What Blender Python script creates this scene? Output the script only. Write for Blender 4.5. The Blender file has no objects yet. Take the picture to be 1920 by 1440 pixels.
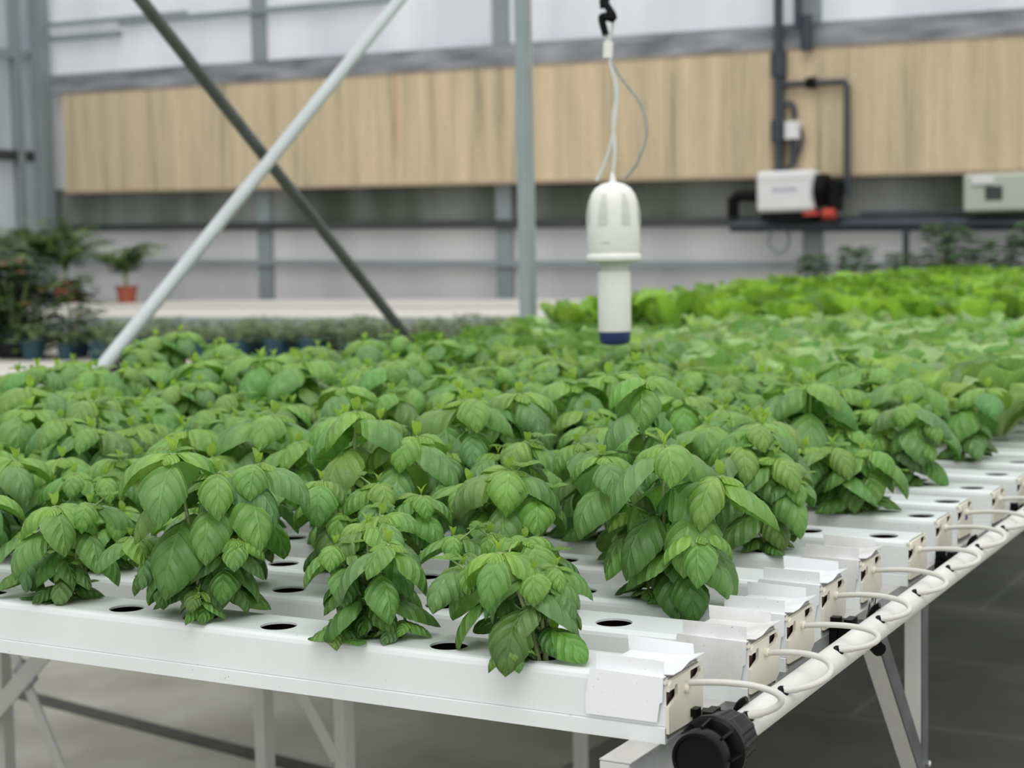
import bpy, math, random
import numpy as np
from mathutils import Matrix, Vector
random.seed(7)
C = bpy.context.scene.collection
PI = math.pi
S = 0.113                                   # spacing of the planting holes
FLOOR = -0.98

# ------------------------------------------------------------------ helpers
class MB:
    """collects geometry for ONE mesh object"""
    def __init__(s): s.v=[]; s.f=[]; s.m=[]; s.n=0
    def add(s, v, f, m=0):
        k=s.n; s.v.extend([tuple(p) for p in v]); s.n+=len(v)
        s.f.extend([tuple(i+k for i in q) for q in f]); s.m.extend([m]*len(f)); return s
    def box(s, a, b, m=0, bev=0.0):
        x0,y0,z0=[min(a[i],b[i]) for i in range(3)]; x1,y1,z1=[max(a[i],b[i]) for i in range(3)]
        if bev<=0:
            v=[(x0,y0,z0),(x1,y0,z0),(x1,y1,z0),(x0,y1,z0),(x0,y0,z1),(x1,y0,z1),(x1,y1,z1),(x0,y1,z1)]
            f=[(0,3,2,1),(4,5,6,7),(0,1,5,4),(1,2,6,5),(2,3,7,6),(3,0,4,7)]
            return s.add(v,f,m)
        # chamfered along the vertical and top edges
        b_=bev
        def ring(z,i): return [(x0+i,y0+b_,z),(x0+b_,y0+i,z),(x1-b_,y0+i,z),(x1-i,y0+b_,z),(x1-i,y1-b_,z),(x1-b_,y1-i,z),(x0+b_,y1-i,z),(x0+i,y1-b_,z)]
        v=ring(z0+b_*0,b_)+ring(z0+b_,0)+ring(z1-b_,0)+ring(z1,b_)
        f=[tuple(range(7,-1,-1)),tuple(range(24,32))]
        for k in range(3):
            for i in range(8):
                j=(i+1)%8; f.append((k*8+i,k*8+j,k*8+8+j,k*8+8+i))
        return s.add(v,f,m)
    def prism(s, poly, x0, x1, axis='x', m=0):
        """2D polygon extruded along an axis; poly in the other two coordinates, in order"""
        def P(a,b,t):
            return {'x':(t,a,b),'y':(a,t,b),'z':(a,b,t)}[axis]
        n=len(poly); v=[P(a,b,x0) for a,b in poly]+[P(a,b,x1) for a,b in poly]
        f=[tuple(range(n-1,-1,-1)),tuple(range(n,2*n))]+[(i,(i+1)%n,n+(i+1)%n,n+i) for i in range(n)]
        return s.add(v,f,m)
    def tube(s, pts, r, seg=10, m=0, cap=True):
        pts=[Vector(p) for p in pts]; n=len(pts)
        rs=r if isinstance(r,(list,tuple)) else [r]*n
        ref=Vector((0,0,1))
        t0=(pts[1]-pts[0]).normalized()
        if abs(t0.dot(ref))>0.9: ref=Vector((1,0,0))
        nx=t0.cross(ref).normalized(); v=[]
        for i in range(n):
            t=(pts[min(i+1,n-1)]-pts[max(i-1,0)]).normalized()
            nx=(nx-t*nx.dot(t)).normalized(); ny=t.cross(nx)
            for k in range(seg):
                a=2*PI*k/seg; v.append(pts[i]+(nx*math.cos(a)+ny*math.sin(a))*rs[i])
        f=[]
        for i in range(n-1):
            for k in range(seg):
                j=(k+1)%seg; f.append((i*seg+k,i*seg+j,(i+1)*seg+j,(i+1)*seg+k))
        if cap: f+= [tuple(range(seg-1,-1,-1)),tuple((n-1)*seg+k for k in range(seg))]
        return s.add(v,f,m)
    def lathe(s, prof, seg=32, o=(0,0,0), axis='z', m=0, rfun=None):
        """prof: list of (radius, height)"""
        v=[]
        for i,(r,h) in enumerate(prof):
            for k in range(seg):
                a=2*PI*k/seg; rr=r*(rfun(a,i) if rfun else 1)
                c,d=rr*math.cos(a),rr*math.sin(a)
                p={'z':(c,d,h),'y':(c,h,d),'x':(h,c,d)}[axis]
                v.append((p[0]+o[0],p[1]+o[1],p[2]+o[2]))
        f=[]; n=len(prof)
        for i in range(n-1):
            for k in range(seg):
                j=(k+1)%seg; f.append((i*seg+k,i*seg+j,(i+1)*seg+j,(i+1)*seg+k))
        f+=[tuple(range(seg-1,-1,-1)),tuple((n-1)*seg+k for k in range(seg))]
        return s.add(v,f,m)
    def build(s, name, mats, parent=None, smooth=False, recalc=True):
        me=bpy.data.meshes.new(name); me.from_pydata(s.v,[],s.f)
        mats=mats if isinstance(mats,(list,tuple)) else [mats]
        for mt in mats: me.materials.append(mt)
        me.polygons.foreach_set('material_index',s.m)
        if recalc:
            import bmesh
            bm=bmesh.new(); bm.from_mesh(me); bmesh.ops.recalc_face_normals(bm,faces=bm.faces); bm.to_mesh(me); bm.free()
        if smooth:
            me.polygons.foreach_set('use_smooth',[True]*len(me.polygons))
            me.set_sharp_from_angle(angle=math.radians(35))
        o=bpy.data.objects.new(name,me); C.objects.link(o)
        if parent: o.parent=parent
        return o

def tag(o,label=None,cat=None,group=None,kind=None):
    if label: o['label']=label
    if cat: o['category']=cat
    if group: o['group']=group
    if kind: o['kind']=kind
    return o
def empty(name,loc,label,cat,group=None,rz=0):
    o=bpy.data.objects.new(name,None); C.objects.link(o); o.location=loc; o.rotation_euler=(0,0,rz)
    o.empty_display_size=.05
    return tag(o,label,cat,group)
def child(name,me,parent):
    o=bpy.data.objects.new(name,me); C.objects.link(o); o.parent=parent; return o
def smoothpts(pts,n=8):
    """Catmull-Rom through the points"""
    P=[Vector(p) for p in pts]; P=[P[0]*2-P[1]]+P+[P[-1]*2-P[-2]]; out=[]
    for i in range(1,len(P)-2):
        for k in range(n):
            t=k/n; a,b,c,d=P[i-1],P[i],P[i+1],P[i+2]
            out.append(0.5*((2*b)+(c-a)*t+(2*a-5*b+4*c-d)*t*t+(3*b-a-3*c+d)*t**3))
    out.append(P[-2]); return out

# ------------------------------------------------------------------ materials
def newmat(name):
    m=bpy.data.materials.new(name); m.use_nodes=True; nt=m.node_tree
    for n in list(nt.nodes): nt.nodes.remove(n)
    out=nt.nodes.new('ShaderNodeOutputMaterial'); return m,nt,out
def nd(nt,t,**k):
    n=nt.nodes.new(t)
    for a,b in k.items():
        if a.startswith('i_'):
            n.inputs[int(a[2:]) if a[2:].isdigit() else a[2:].replace('_',' ')].default_value=b
        else: setattr(n,a,b)
    return n
def simple(name,col,rough=.5,metal=0,noise=0.0,nscale=20,col2=None,spec=.5,bump=0.0,stretch=None,specks=0.0):
    m,nt,out=newmat(name); L=nt.links
    p=nd(nt,'ShaderNodeBsdfPrincipled'); p.inputs['Roughness'].default_value=rough; p.inputs['Metallic'].default_value=metal
    p.inputs['Specular IOR Level'].default_value=spec
    p.inputs['Base Color'].default_value=(*col,1)
    tc=nd(nt,'ShaderNodeTexCoord'); mp=nd(nt,'ShaderNodeMapping')
    L.new(tc.outputs['Object'],mp.inputs['Vector'])
    if stretch: mp.inputs['Scale'].default_value=stretch
    src=None
    if noise>0 or col2:
        n=nd(nt,'ShaderNodeTexNoise'); n.inputs['Scale'].default_value=nscale; n.inputs['Detail'].default_value=6
        L.new(mp.outputs[0],n.inputs['Vector'])
        cr=nd(nt,'ShaderNodeValToRGB'); cr.color_ramp.elements[0].position=.35; cr.color_ramp.elements[1].position=.68
        c2=col2 if col2 else tuple(c*(1-noise) for c in col)
        cr.color_ramp.elements[0].color=(*c2,1); cr.color_ramp.elements[1].color=(*col,1)
        L.new(n.outputs['Fac'],cr.inputs[0]); src=cr.outputs[0]
        if bump>0:
            b=nd(nt,'ShaderNodeBump'); b.inputs['Strength'].default_value=bump; b.inputs['Distance'].default_value=.002
            L.new(n.outputs['Fac'],b.inputs['Height']); L.new(b.outputs[0],p.inputs['Normal'])
    if specks>0:
        n2=nd(nt,'ShaderNodeTexNoise'); n2.inputs['Scale'].default_value=240; n2.inputs['Detail'].default_value=2
        n3=nd(nt,'ShaderNodeTexNoise'); n3.inputs['Scale'].default_value=9; n3.inputs['Detail'].default_value=3
        L.new(tc.outputs['Object'],n2.inputs['Vector']); L.new(tc.outputs['Object'],n3.inputs['Vector'])
        mr=nd(nt,'ShaderNodeMapRange'); mr.inputs['From Min'].default_value=.70; mr.inputs['From Max'].default_value=.74
        L.new(n2.outputs['Fac'],mr.inputs['Value'])
        mr2=nd(nt,'ShaderNodeMapRange'); mr2.inputs['From Min'].default_value=.5; mr2.inputs['From Max'].default_value=.62
        L.new(n3.outputs['Fac'],mr2.inputs['Value'])
        mu=nd(nt,'ShaderNodeMath',operation='MULTIPLY'); L.new(mr.outputs[0],mu.inputs[0]); L.new(mr2.outputs[0],mu.inputs[1])
        mu2=nd(nt,'ShaderNodeMath',operation='MULTIPLY'); L.new(mu.outputs[0],mu2.inputs[0]); mu2.inputs[1].default_value=specks
        mx=nd(nt,'ShaderNodeMixRGB'); L.new(mu2.outputs[0],mx.inputs[0])
        if src: L.new(src,mx.inputs[1])
        else: mx.inputs[1].default_value=(*col,1)
        mx.inputs[2].default_value=(.09,.06,.035,1); src=mx.outputs[0]
    if src: L.new(src,p.inputs['Base Color'])
    L.new(p.outputs[0],out.inputs[0]); return m

def leafmat(name,rough=.40,trans=.26,veins=True,vein_n=5.0,spec=.5,bump=.75):
    m,nt,out=newmat(name); L=nt.links
    at=nd(nt,'ShaderNodeAttribute',attribute_name='col')
    uv=nd(nt,'ShaderNodeUVMap'); sp=nd(nt,'ShaderNodeSeparateXYZ'); L.new(uv.outputs[0],sp.inputs[0])
    def M(op,a,b=None,c=None):
        n=nd(nt,'ShaderNodeMath',operation=op)
        for i,x in enumerate((a,b,c)):
            if x is None: continue
            if isinstance(x,(int,float)): n.inputs[i].default_value=x
            else: L.new(x,n.inputs[i])
        return n.outputs[0]
    s=M('MULTIPLY',M('ABSOLUTE',M('SUBTRACT',sp.outputs[0],.5)),2.0)
    t=sp.outputs[1]
    v=M('SUBTRACT',M('MULTIPLY',t,vein_n),M('MULTIPLY',M('POWER',s,1.0),2.0))
    pp=M('PINGPONG',v,.5)                         # 0 on the vein, .5 between
    vein=M('SUBTRACT',1.0,M('SMOOTH_MIN',M('MULTIPLY',pp,9.0),1.0,.3))
    vein=M('MAXIMUM',vein,0.0)
    vein=M('MULTIPLY',vein,M('SUBTRACT',1.0,M('MULTIPLY',s,.8)))
    mid=M('SUBTRACT',1.0,M('MINIMUM',M('MULTIPLY',s,14.0),1.0))
    line=M('MAXIMUM',vein,mid)
    tc=nd(nt,'ShaderNodeTexCoord')
    no=nd(nt,'ShaderNodeTexNoise'); no.inputs['Scale'].default_value=28; no.inputs['Detail'].default_value=3
    L.new(tc.outputs['Object'],no.inputs['Vector'])
    mixn=nd(nt,'ShaderNodeMixRGB',blend_type='MULTIPLY'); mixn.inputs[0].default_value=1
    cr=nd(nt,'ShaderNodeValToRGB'); cr.color_ramp.elements[0].position=.3; cr.color_ramp.elements[1].position=.72
    cr.color_ramp.elements[0].color=(.78,.80,.76,1); cr.color_ramp.elements[1].color=(1.18,1.14,1.1,1)
    L.new(no.outputs['Fac'],cr.inputs[0]); L.new(at.outputs['Color'],mixn.inputs[1]); L.new(cr.outputs[0],mixn.inputs[2])
    hs=nd(nt,'ShaderNodeHueSaturation'); hs.inputs['Value'].default_value=1.6; hs.inputs['Saturation'].default_value=.95
    L.new(mixn.outputs[0],hs.inputs['Color'])
    mv=nd(nt,'ShaderNodeMixRGB'); L.new(M('MULTIPLY',line,.42 if veins else .15),mv.inputs[0])
    L.new(mixn.outputs[0],mv.inputs[1]); L.new(hs.outputs[0],mv.inputs[2])
    p=nd(nt,'ShaderNodeBsdfPrincipled'); p.inputs['Roughness'].default_value=rough; p.inputs['Specular IOR Level'].default_value=spec
    L.new(mv.outputs[0],p.inputs['Base Color'])
    # relief: the blade bulges between sunken veins
    h=M('SUBTRACT',M('MULTIPLY',pp,1.2),M('MULTIPLY',line,.5))
    h=M('ADD',h,M('MULTIPLY',no.outputs['Fac'],.6))
    b=nd(nt,'ShaderNodeBump'); b.inputs['Strength'].default_value=bump; b.inputs['Distance'].default_value=.0034
    L.new(h,b.inputs['Height']); L.new(b.outputs[0],p.inputs['Normal'])
    tr=nd(nt,'ShaderNodeBsdfTranslucent'); 
    mt=nd(nt,'ShaderNodeMixRGB',blend_type='MULTIPLY'); mt.inputs[0].default_value=1; L.new(mv.outputs[0],mt.inputs[1]); mt.inputs[2].default_value=(1.4,1.35,.75,1)
    L.new(mt.outputs[0],tr.inputs[0])
    ms=nd(nt,'ShaderNodeMixShader'); ms.inputs[0].default_value=trans
    L.new(p.outputs[0],ms.inputs[1]); L.new(tr.outputs[0],ms.inputs[2]); L.new(ms.outputs[0],out.inputs[0]); return m

M={}
M['basil']=leafmat('basil_leaf')
M['tips']=leafmat('basil_young_leaf',trans=.35)
M['lettuce']=leafmat('lettuce_leaf',rough=.4,trans=.4,vein_n=5,bump=.5)
M['palm']=leafmat('palm_leaf',rough=.45,trans=.2,veins=False)
M['stem']=simple('green_stem',(.36,.47,.20),.5,noise=.25,nscale=40)
M['pvc']=simple('white_channel_plastic',(.76,.79,.79),.34,noise=.05,nscale=5,specks=.5)
M['pvc2']=simple('white_cover_plastic',(.84,.85,.87),.38,noise=.04,nscale=14,specks=.85)
M['dirty']=simple('stained_cover_plastic',(.82,.82,.83),.42,col2=(.60,.585,.56),nscale=16,specks=1.0)
M['cream']=simple('cream_cap_plastic',(.74,.71,.60),.38,noise=.06,nscale=20,specks=.4)
M['inside']=simple('brown_channel_inside',(.11,.065,.05),.85,noise=.4,nscale=60)
M['root']=simple('dark_root_mat',(.035,.022,.018),.9,noise=.4,nscale=90)
M['alu']=simple('galvanised_steel',(.46,.48,.50),.42,metal=.4,col2=(.28,.30,.31),nscale=14,stretch=(1,.6,3))
M['alutop']=simple('dusty_rail_top',(.55,.53,.50),.6,noise=.15,nscale=30,specks=.8)
M['leg']=simple('painted_leg',(.60,.60,.58),.5,noise=.07,nscale=12)
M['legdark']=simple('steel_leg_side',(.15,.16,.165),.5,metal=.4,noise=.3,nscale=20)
M['pipe']=simple('white_pipe',(.72,.72,.67),.4,noise=.10,nscale=16,specks=.9)
M['hose']=simple('grey_white_hose',(.62,.61,.55),.38,noise=.06,nscale=30)
M['black']=simple('black_plastic',(.006,.006,.007),.3,noise=.3,nscale=40,spec=.12)
M['chrome']=simple('shiny_bolt',(.75,.76,.78),.22,metal=1)
M['conc']=None
M['galv_light']=simple('galvanised_tube',(.50,.55,.55),.38,metal=.25,noise=.1,nscale=6)
M['galv_dark']=simple('weathered_tube',(.125,.14,.13),.5,metal=.2,noise=.25,nscale=8)
M['post']=simple('grey_green_post',(.31,.38,.38),.45,metal=.15,noise=.10,nscale=3)
M['frame']=simple('grey_wall_frame',(.26,.30,.31),.5,noise=.1,nscale=2)
M['framed']=simple('dark_wall_frame',(.055,.06,.06),.6,noise=.3,nscale=2)
M['dpipe']=simple('dark_grey_pipe',(.04,.05,.065),.45,noise=.2,nscale=8)
M['sensor']=simple('sensor_white_plastic',(.80,.80,.76),.4,noise=.03,nscale=20)
M['navy']=simple('navy_cap',(.03,.045,.16),.4)
M['slot']=simple('sensor_slot_shade',(.60,.61,.58),.6)
M['cable']=simple('clear_grey_cable',(.33,.33,.30),.35,noise=.2,nscale=40)
M['cablep']=simple('pale_cable',(.62,.63,.60),.35)
M['terra']=simple('terracotta',(.42,.11,.06),.7,noise=.2,nscale=30)
M['teal']=simple('teal_pot_plastic',(.012,.06,.085),.45)
M['bpot']=simple('black_pot_plastic',(.014,.018,.022),.5)
M['soil']=simple('soil',(.05,.035,.025),.95,noise=.5,nscale=60)
M['bench']=simple('cream_bench_top',(.66,.62,.54),.7,col2=(.52,.50,.46),nscale=3,stretch=(.4,3,1))
M['plasticsheet']=simple('crumpled_grey_sheet',(.36,.37,.40),.4,col2=(.13,.14,.155),nscale=3.2,stretch=(.5,1,2.5),bump=.6)
M['red']=simple('red_valve',(.5,.05,.03),.5)
M['boxwhite']=simple('white_enamel',(.74,.74,.74),.35,noise=.05,nscale=4)
M['textblue']=simple('dark_blue_print',(.06,.08,.22),.5)
M['hedge']=simple('outside_hedge',(.05,.09,.04),.9,col2=(.016,.03,.014),nscale=2.2)
M['netting']=simple('black_netting',(.05,.05,.045),.8,noise=.5,nscale=300)

def poly_mat(name,col,trans,col2):
    m,nt,out=newmat(name); L=nt.links
    tc=nd(nt,'ShaderNodeTexCoord'); mp=nd(nt,'ShaderNodeMapping'); mp.inputs['Scale'].default_value=(.9,.9,.22)
    L.new(tc.outputs['Object'],mp.inputs[0])
    n=nd(nt,'ShaderNodeTexNoise'); n.inputs['Scale'].default_value=1.3; n.inputs['Detail'].default_value=5; L.new(mp.outputs[0],n.inputs[0])
    w=nd(nt,'ShaderNodeTexWave'); w.inputs['Scale'].default_value=9; w.inputs['Distortion'].default_value=0; L.new(tc.outputs['Object'],w.inputs[0])
    cr=nd(nt,'ShaderNodeValToRGB'); cr.color_ramp.elements[0].position=.36; cr.color_ramp.elements[1].position=.66
    cr.color_ramp.elements[0].color=(*col2,1); cr.color_ramp.elements[1].color=(*col,1); L.new(n.outputs['Fac'],cr.inputs[0])
    d=nd(nt,'ShaderNodeBsdfPrincipled'); d.inputs['Roughness'].default_value=.35; t=nd(nt,'ShaderNodeBsdfTranslucent')
    L.new(cr.outputs[0],d.inputs['Base Color']); L.new(cr.outputs[0],t.inputs[0])
    b=nd(nt,'ShaderNodeBump'); b.inputs['Strength'].default_value=.25; b.inputs['Distance'].default_value=.01; L.new(w.outputs['Fac'],b.inputs['Height']); L.new(b.outputs[0],d.inputs['Normal'])
    ms=nd(nt,'ShaderNodeMixShader'); ms.inputs[0].default_value=trans
    L.new(d.outputs[0],ms.inputs[1]); L.new(t.outputs[0],ms.inputs[2]); L.new(ms.outputs[0],out.inputs[0]); return m
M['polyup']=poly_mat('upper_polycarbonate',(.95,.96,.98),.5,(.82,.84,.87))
M['polylow']=poly_mat('lower_polycarbonate',(.78,.775,.78),.5,(.66,.66,.67))  # weaker light from the dark ground outside is put into this darker colour
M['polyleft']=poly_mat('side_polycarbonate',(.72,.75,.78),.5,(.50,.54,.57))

def pad_mat():
    m,nt,out=newmat('cooling_pad_cellulose'); L=nt.links
    tc=nd(nt,'ShaderNodeTexCoord'); mp=nd(nt,'ShaderNodeMapping'); mp.inputs['Scale'].default_value=(1,1,.045); L.new(tc.outputs['Object'],mp.inputs[0])
    n=nd(nt,'ShaderNodeTexNoise'); n.inputs['Scale'].default_value=7.0; n.inputs['Detail'].default_value=8; n.inputs['Roughness'].default_value=.72; L.new(mp.outputs[0],n.inputs[0])
    cr=nd(nt,'ShaderNodeValToRGB'); e=cr.color_ramp.elements; e[0].position=.30; e[0].color=(.27,.24,.155,1); e[1].position=.64; e[1].color=(.68,.545,.365,1)
    x=e.new(.44); x.color=(.52,.43,.28,1); L.new(n.outputs['Fac'],cr.inputs[0])
    mp2=nd(nt,'ShaderNodeMapping'); mp2.inputs['Scale'].default_value=(.42,1,.012); mp2.inputs['Location'].default_value=(3.3,0,0); L.new(tc.outputs['Object'],mp2.inputs[0])
    n2=nd(nt,'ShaderNodeTexNoise'); n2.inputs['Scale'].default_value=9; n2.inputs['Detail'].default_value=2; L.new(mp2.outputs[0],n2.inputs[0])
    mr=nd(nt,'ShaderNodeMapRange'); mr.inputs['From Min'].default_value=.68; mr.inputs['From Max'].default_value=.75; mr.inputs['To Max'].default_value=.6; L.new(n2.outputs['Fac'],mr.inputs[0])
    mx=nd(nt,'ShaderNodeMixRGB'); L.new(mr.outputs[0],mx.inputs[0]); L.new(cr.outputs[0],mx.inputs[1]); mx.inputs[2].default_value=(.43,.21,.09,1)
    # honeycomb flutes
    v=nd(nt,'ShaderNodeTexVoronoi'); v.inputs['Scale'].default_value=38; v.inputs['Randomness'].default_value=.25; L.new(tc.outputs['Object'],v.inputs['Vector'])
    mu=nd(nt,'ShaderNodeMixRGB',blend_type='MULTIPLY'); mu.inputs[0].default_value=.45; L.new(mx.outputs[0],mu.inputs[1])
    cr2=nd(nt,'ShaderNodeValToRGB'); cr2.color_ramp.elements[0].color=(.55,.52,.45,1); cr2.color_ramp.elements[1].color=(1.1,1.1,1.1,1); cr2.color_ramp.elements[1].position=.5
    L.new(v.outputs['Distance'],cr2.inputs[0]); L.new(cr2.outputs[0],mu.inputs[2])
    p=nd(nt,'ShaderNodeBsdfPrincipled'); p.inputs['Roughness'].default_value=.9; L.new(mu.outputs[0],p.inputs['Base Color'])
    b=nd(nt,'ShaderNodeBump'); b.inputs['Distance'].default_value=.02; b.inputs['Strength'].default_value=.4; L.new(v.outputs['Distance'],b.inputs['Height']); L.new(b.outputs[0],p.inputs['Normal'])
    L.new(p.outputs[0],out.inputs[0]); return m
M['pad']=pad_mat()
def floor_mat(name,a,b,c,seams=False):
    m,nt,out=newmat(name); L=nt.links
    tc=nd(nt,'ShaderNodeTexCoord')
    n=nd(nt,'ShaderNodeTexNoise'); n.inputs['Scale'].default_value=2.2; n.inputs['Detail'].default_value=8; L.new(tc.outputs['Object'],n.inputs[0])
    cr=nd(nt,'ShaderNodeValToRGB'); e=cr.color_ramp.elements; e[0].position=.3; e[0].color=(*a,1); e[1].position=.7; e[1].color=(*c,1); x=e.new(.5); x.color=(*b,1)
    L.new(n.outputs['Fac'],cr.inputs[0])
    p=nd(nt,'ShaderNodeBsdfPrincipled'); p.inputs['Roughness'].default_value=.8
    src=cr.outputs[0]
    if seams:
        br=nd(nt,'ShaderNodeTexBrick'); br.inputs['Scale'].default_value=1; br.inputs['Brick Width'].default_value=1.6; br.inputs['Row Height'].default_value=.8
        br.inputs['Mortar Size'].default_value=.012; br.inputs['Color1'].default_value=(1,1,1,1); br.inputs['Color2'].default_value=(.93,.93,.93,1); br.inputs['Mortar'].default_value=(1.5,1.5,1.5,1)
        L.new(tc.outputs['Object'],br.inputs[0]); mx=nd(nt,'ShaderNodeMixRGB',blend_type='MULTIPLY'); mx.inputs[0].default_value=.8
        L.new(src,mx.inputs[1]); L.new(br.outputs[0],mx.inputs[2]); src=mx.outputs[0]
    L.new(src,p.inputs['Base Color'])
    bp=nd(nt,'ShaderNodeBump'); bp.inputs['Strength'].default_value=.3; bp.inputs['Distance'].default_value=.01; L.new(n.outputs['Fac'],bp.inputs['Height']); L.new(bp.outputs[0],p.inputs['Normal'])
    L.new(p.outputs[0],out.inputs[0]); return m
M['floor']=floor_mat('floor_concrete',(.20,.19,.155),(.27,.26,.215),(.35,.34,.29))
M['mat']=floor_mat('dark_floor_layer',(.085,.088,.078),(.115,.118,.104),(.16,.16,.14),True)

# ------------------------------------------------------------------ leaf surfaces
class Leaves:
    def __init__(s,nt,nu): s.nt=nt; s.nu=nu; s.P=[]; s.UV=[]; s.COL=[]; s.n=0; s.F=[]
    def leaf(s,p0,az,L,W,th0,th1,col,col0=None,roll=0.0,cup=1.0,shape='ovate',ruffle=0.0,bend=0.0,rng=random,collide=0):
        nt,nu=s.nt,s.nu
        t=np.linspace(0,1,nt+1); th=th0+(th1-th0)*(t**1.15 if shape!='lettuce' else t)
        a=az+bend*t
        T=np.stack([np.cos(a)*np.cos(th),np.sin(a)*np.cos(th),np.sin(th)],1)
        ctr=np.concatenate([[[0,0,0]],np.cumsum((T[1:]+T[:-1])*.5*(L/nt),0)])+np.array(p0)
        Sd=np.stack([-np.sin(a),np.cos(a),np.zeros_like(a)],1); N=np.cross(T,Sd); N=-N if N[0,2]<0 and th0<1.4 else N
        cr,sr=math.cos(roll),math.sin(roll); Sd,N=Sd*cr+N*sr,N*cr-Sd*sr
        if shape=='ovate': w=(np.maximum(t,0)**.52)*(np.maximum(1-t,0)**.74); w=w/w.max(); w=w*(1+.025*np.sin(t*37+rng.random()*6))
        elif shape=='lettuce': w=.12+.88*(t**1.1)*(np.clip(1.02-t,0,1)**.38)/.62
        elif shape=='blade': w=(np.maximum(t,0.001)**.4)*(np.maximum(1-t,0)**.6)*1.3
        w=w*W/2; u=np.linspace(-1,1,nu+1); U,TT=np.meshgrid(u,t)
        phi=1.05*cup
        k=phi if abs(phi)>1e-3 else 1e-3
        side=np.sin(phi*U)/k; down=(1-np.cos(phi*U))/k
        groove=np.exp(-(U/.16)**2)*.05
        puck=.050*np.abs(np.sin((TT*5-np.abs(U)*2.0)*PI))*np.clip(np.abs(U)*2.5,0,1)*(1-np.abs(U)**3) if nu>=6 else 0
        ruf=0
        if ruffle: ruf=ruffle*np.sin(TT*(16+4*rng.random())+np.sign(U)*1.3+rng.random()*6)*np.abs(U)**2*TT
        wv=w[:,None]; off=-(down+groove)*1.0+puck+ruf
        P=ctr[:,None,:]+Sd[:,None,:]*(side*wv)[...,None]+N[:,None,:]*(off*wv)[...,None]
        if collide:                     # blades slide over the channel top, or hang down outside its front face
            if P[-1,nu//2,1]<-.050 and collide==1 and P[-1,nu//2,2]<0: P[...,1]=np.where(P[...,2]<.0015,np.minimum(P[...,1],-.0385),P[...,1])
            else: P[...,2]=np.where(P[...,2]<.003,.0015+(.003-np.maximum(P[...,2],-.06))*.05,P[...,2])
        s.P.append(P.reshape(-1,3)); s.UV.append(np.stack([(U+1)/2,TT],-1).reshape(-1,2))
        c=np.array(col); c0=np.array(col0 if col0 is not None else col)
        f=np.clip(TT*1.9,0,1)[...,None]; s.COL.append((c0*(1-f)+c*f).reshape(-1,3))
        i=np.arange(nt)[:,None]*(nu+1)+np.arange(nu)[None,:]+s.n
        s.F.append(np.stack([i,i+1,i+nu+2,i+nu+1],-1).reshape(-1,4)); s.n+=(nt+1)*(nu+1)
        return ctr[-1]
    def mesh(s,name,mat):
        P=np.concatenate(s.P); F=np.concatenate(s.F); UV=np.concatenate(s.UV); CO=np.concatenate(s.COL)
        me=bpy.data.meshes.new(name); me.vertices.add(len(P)); me.vertices.foreach_set('co',P.astype(np.float32).ravel())
        me.loops.add(F.size); me.loops.foreach_set('vertex_index',F.astype(np.int32).ravel())
        me.polygons.add(len(F)); me.polygons.foreach_set('loop_start',np.arange(0,F.size,4,dtype=np.int32)); me.polygons.foreach_set('loop_total',np.full(len(F),4,np.int32))
        me.update(calc_edges=True)
        uvl=me.uv_layers.new(name='UVMap'); uvl.data.foreach_set('uv',UV[F.ravel()].astype(np.float32).ravel())
        ca=me.color_attributes.new(name='col',type='FLOAT_COLOR',domain='POINT')
        ca.data.foreach_set('color',np.concatenate([CO,np.ones((len(CO),1))],1).astype(np.float32).ravel())
        me.polygons.foreach_set('use_smooth',[True]*len(F)); me.materials.append(mat); return me

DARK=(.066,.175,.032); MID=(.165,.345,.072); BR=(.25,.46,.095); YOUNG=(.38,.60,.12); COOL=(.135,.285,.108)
def mixc(a,b,f): return tuple(a[i]*(1-f)+b[i]*f for i in range(3))
CAMAZ=math.radians(-61)

def basil(name,loc,heads,label,group,rng,nt=12,nu=8,meshes=None,scale=1.0,rz=0,lean=(0,0)):
    root=empty(name,loc,label,'plant',group,rz); root.scale=(scale,)*3
    if meshes is None: meshes=basil_meshes(heads,rng,nt,nu,1)
    child('foliage',meshes[0],root); child('young_leaves',meshes[1],root); child('stems',meshes[2],root)
    return root,meshes

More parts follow.
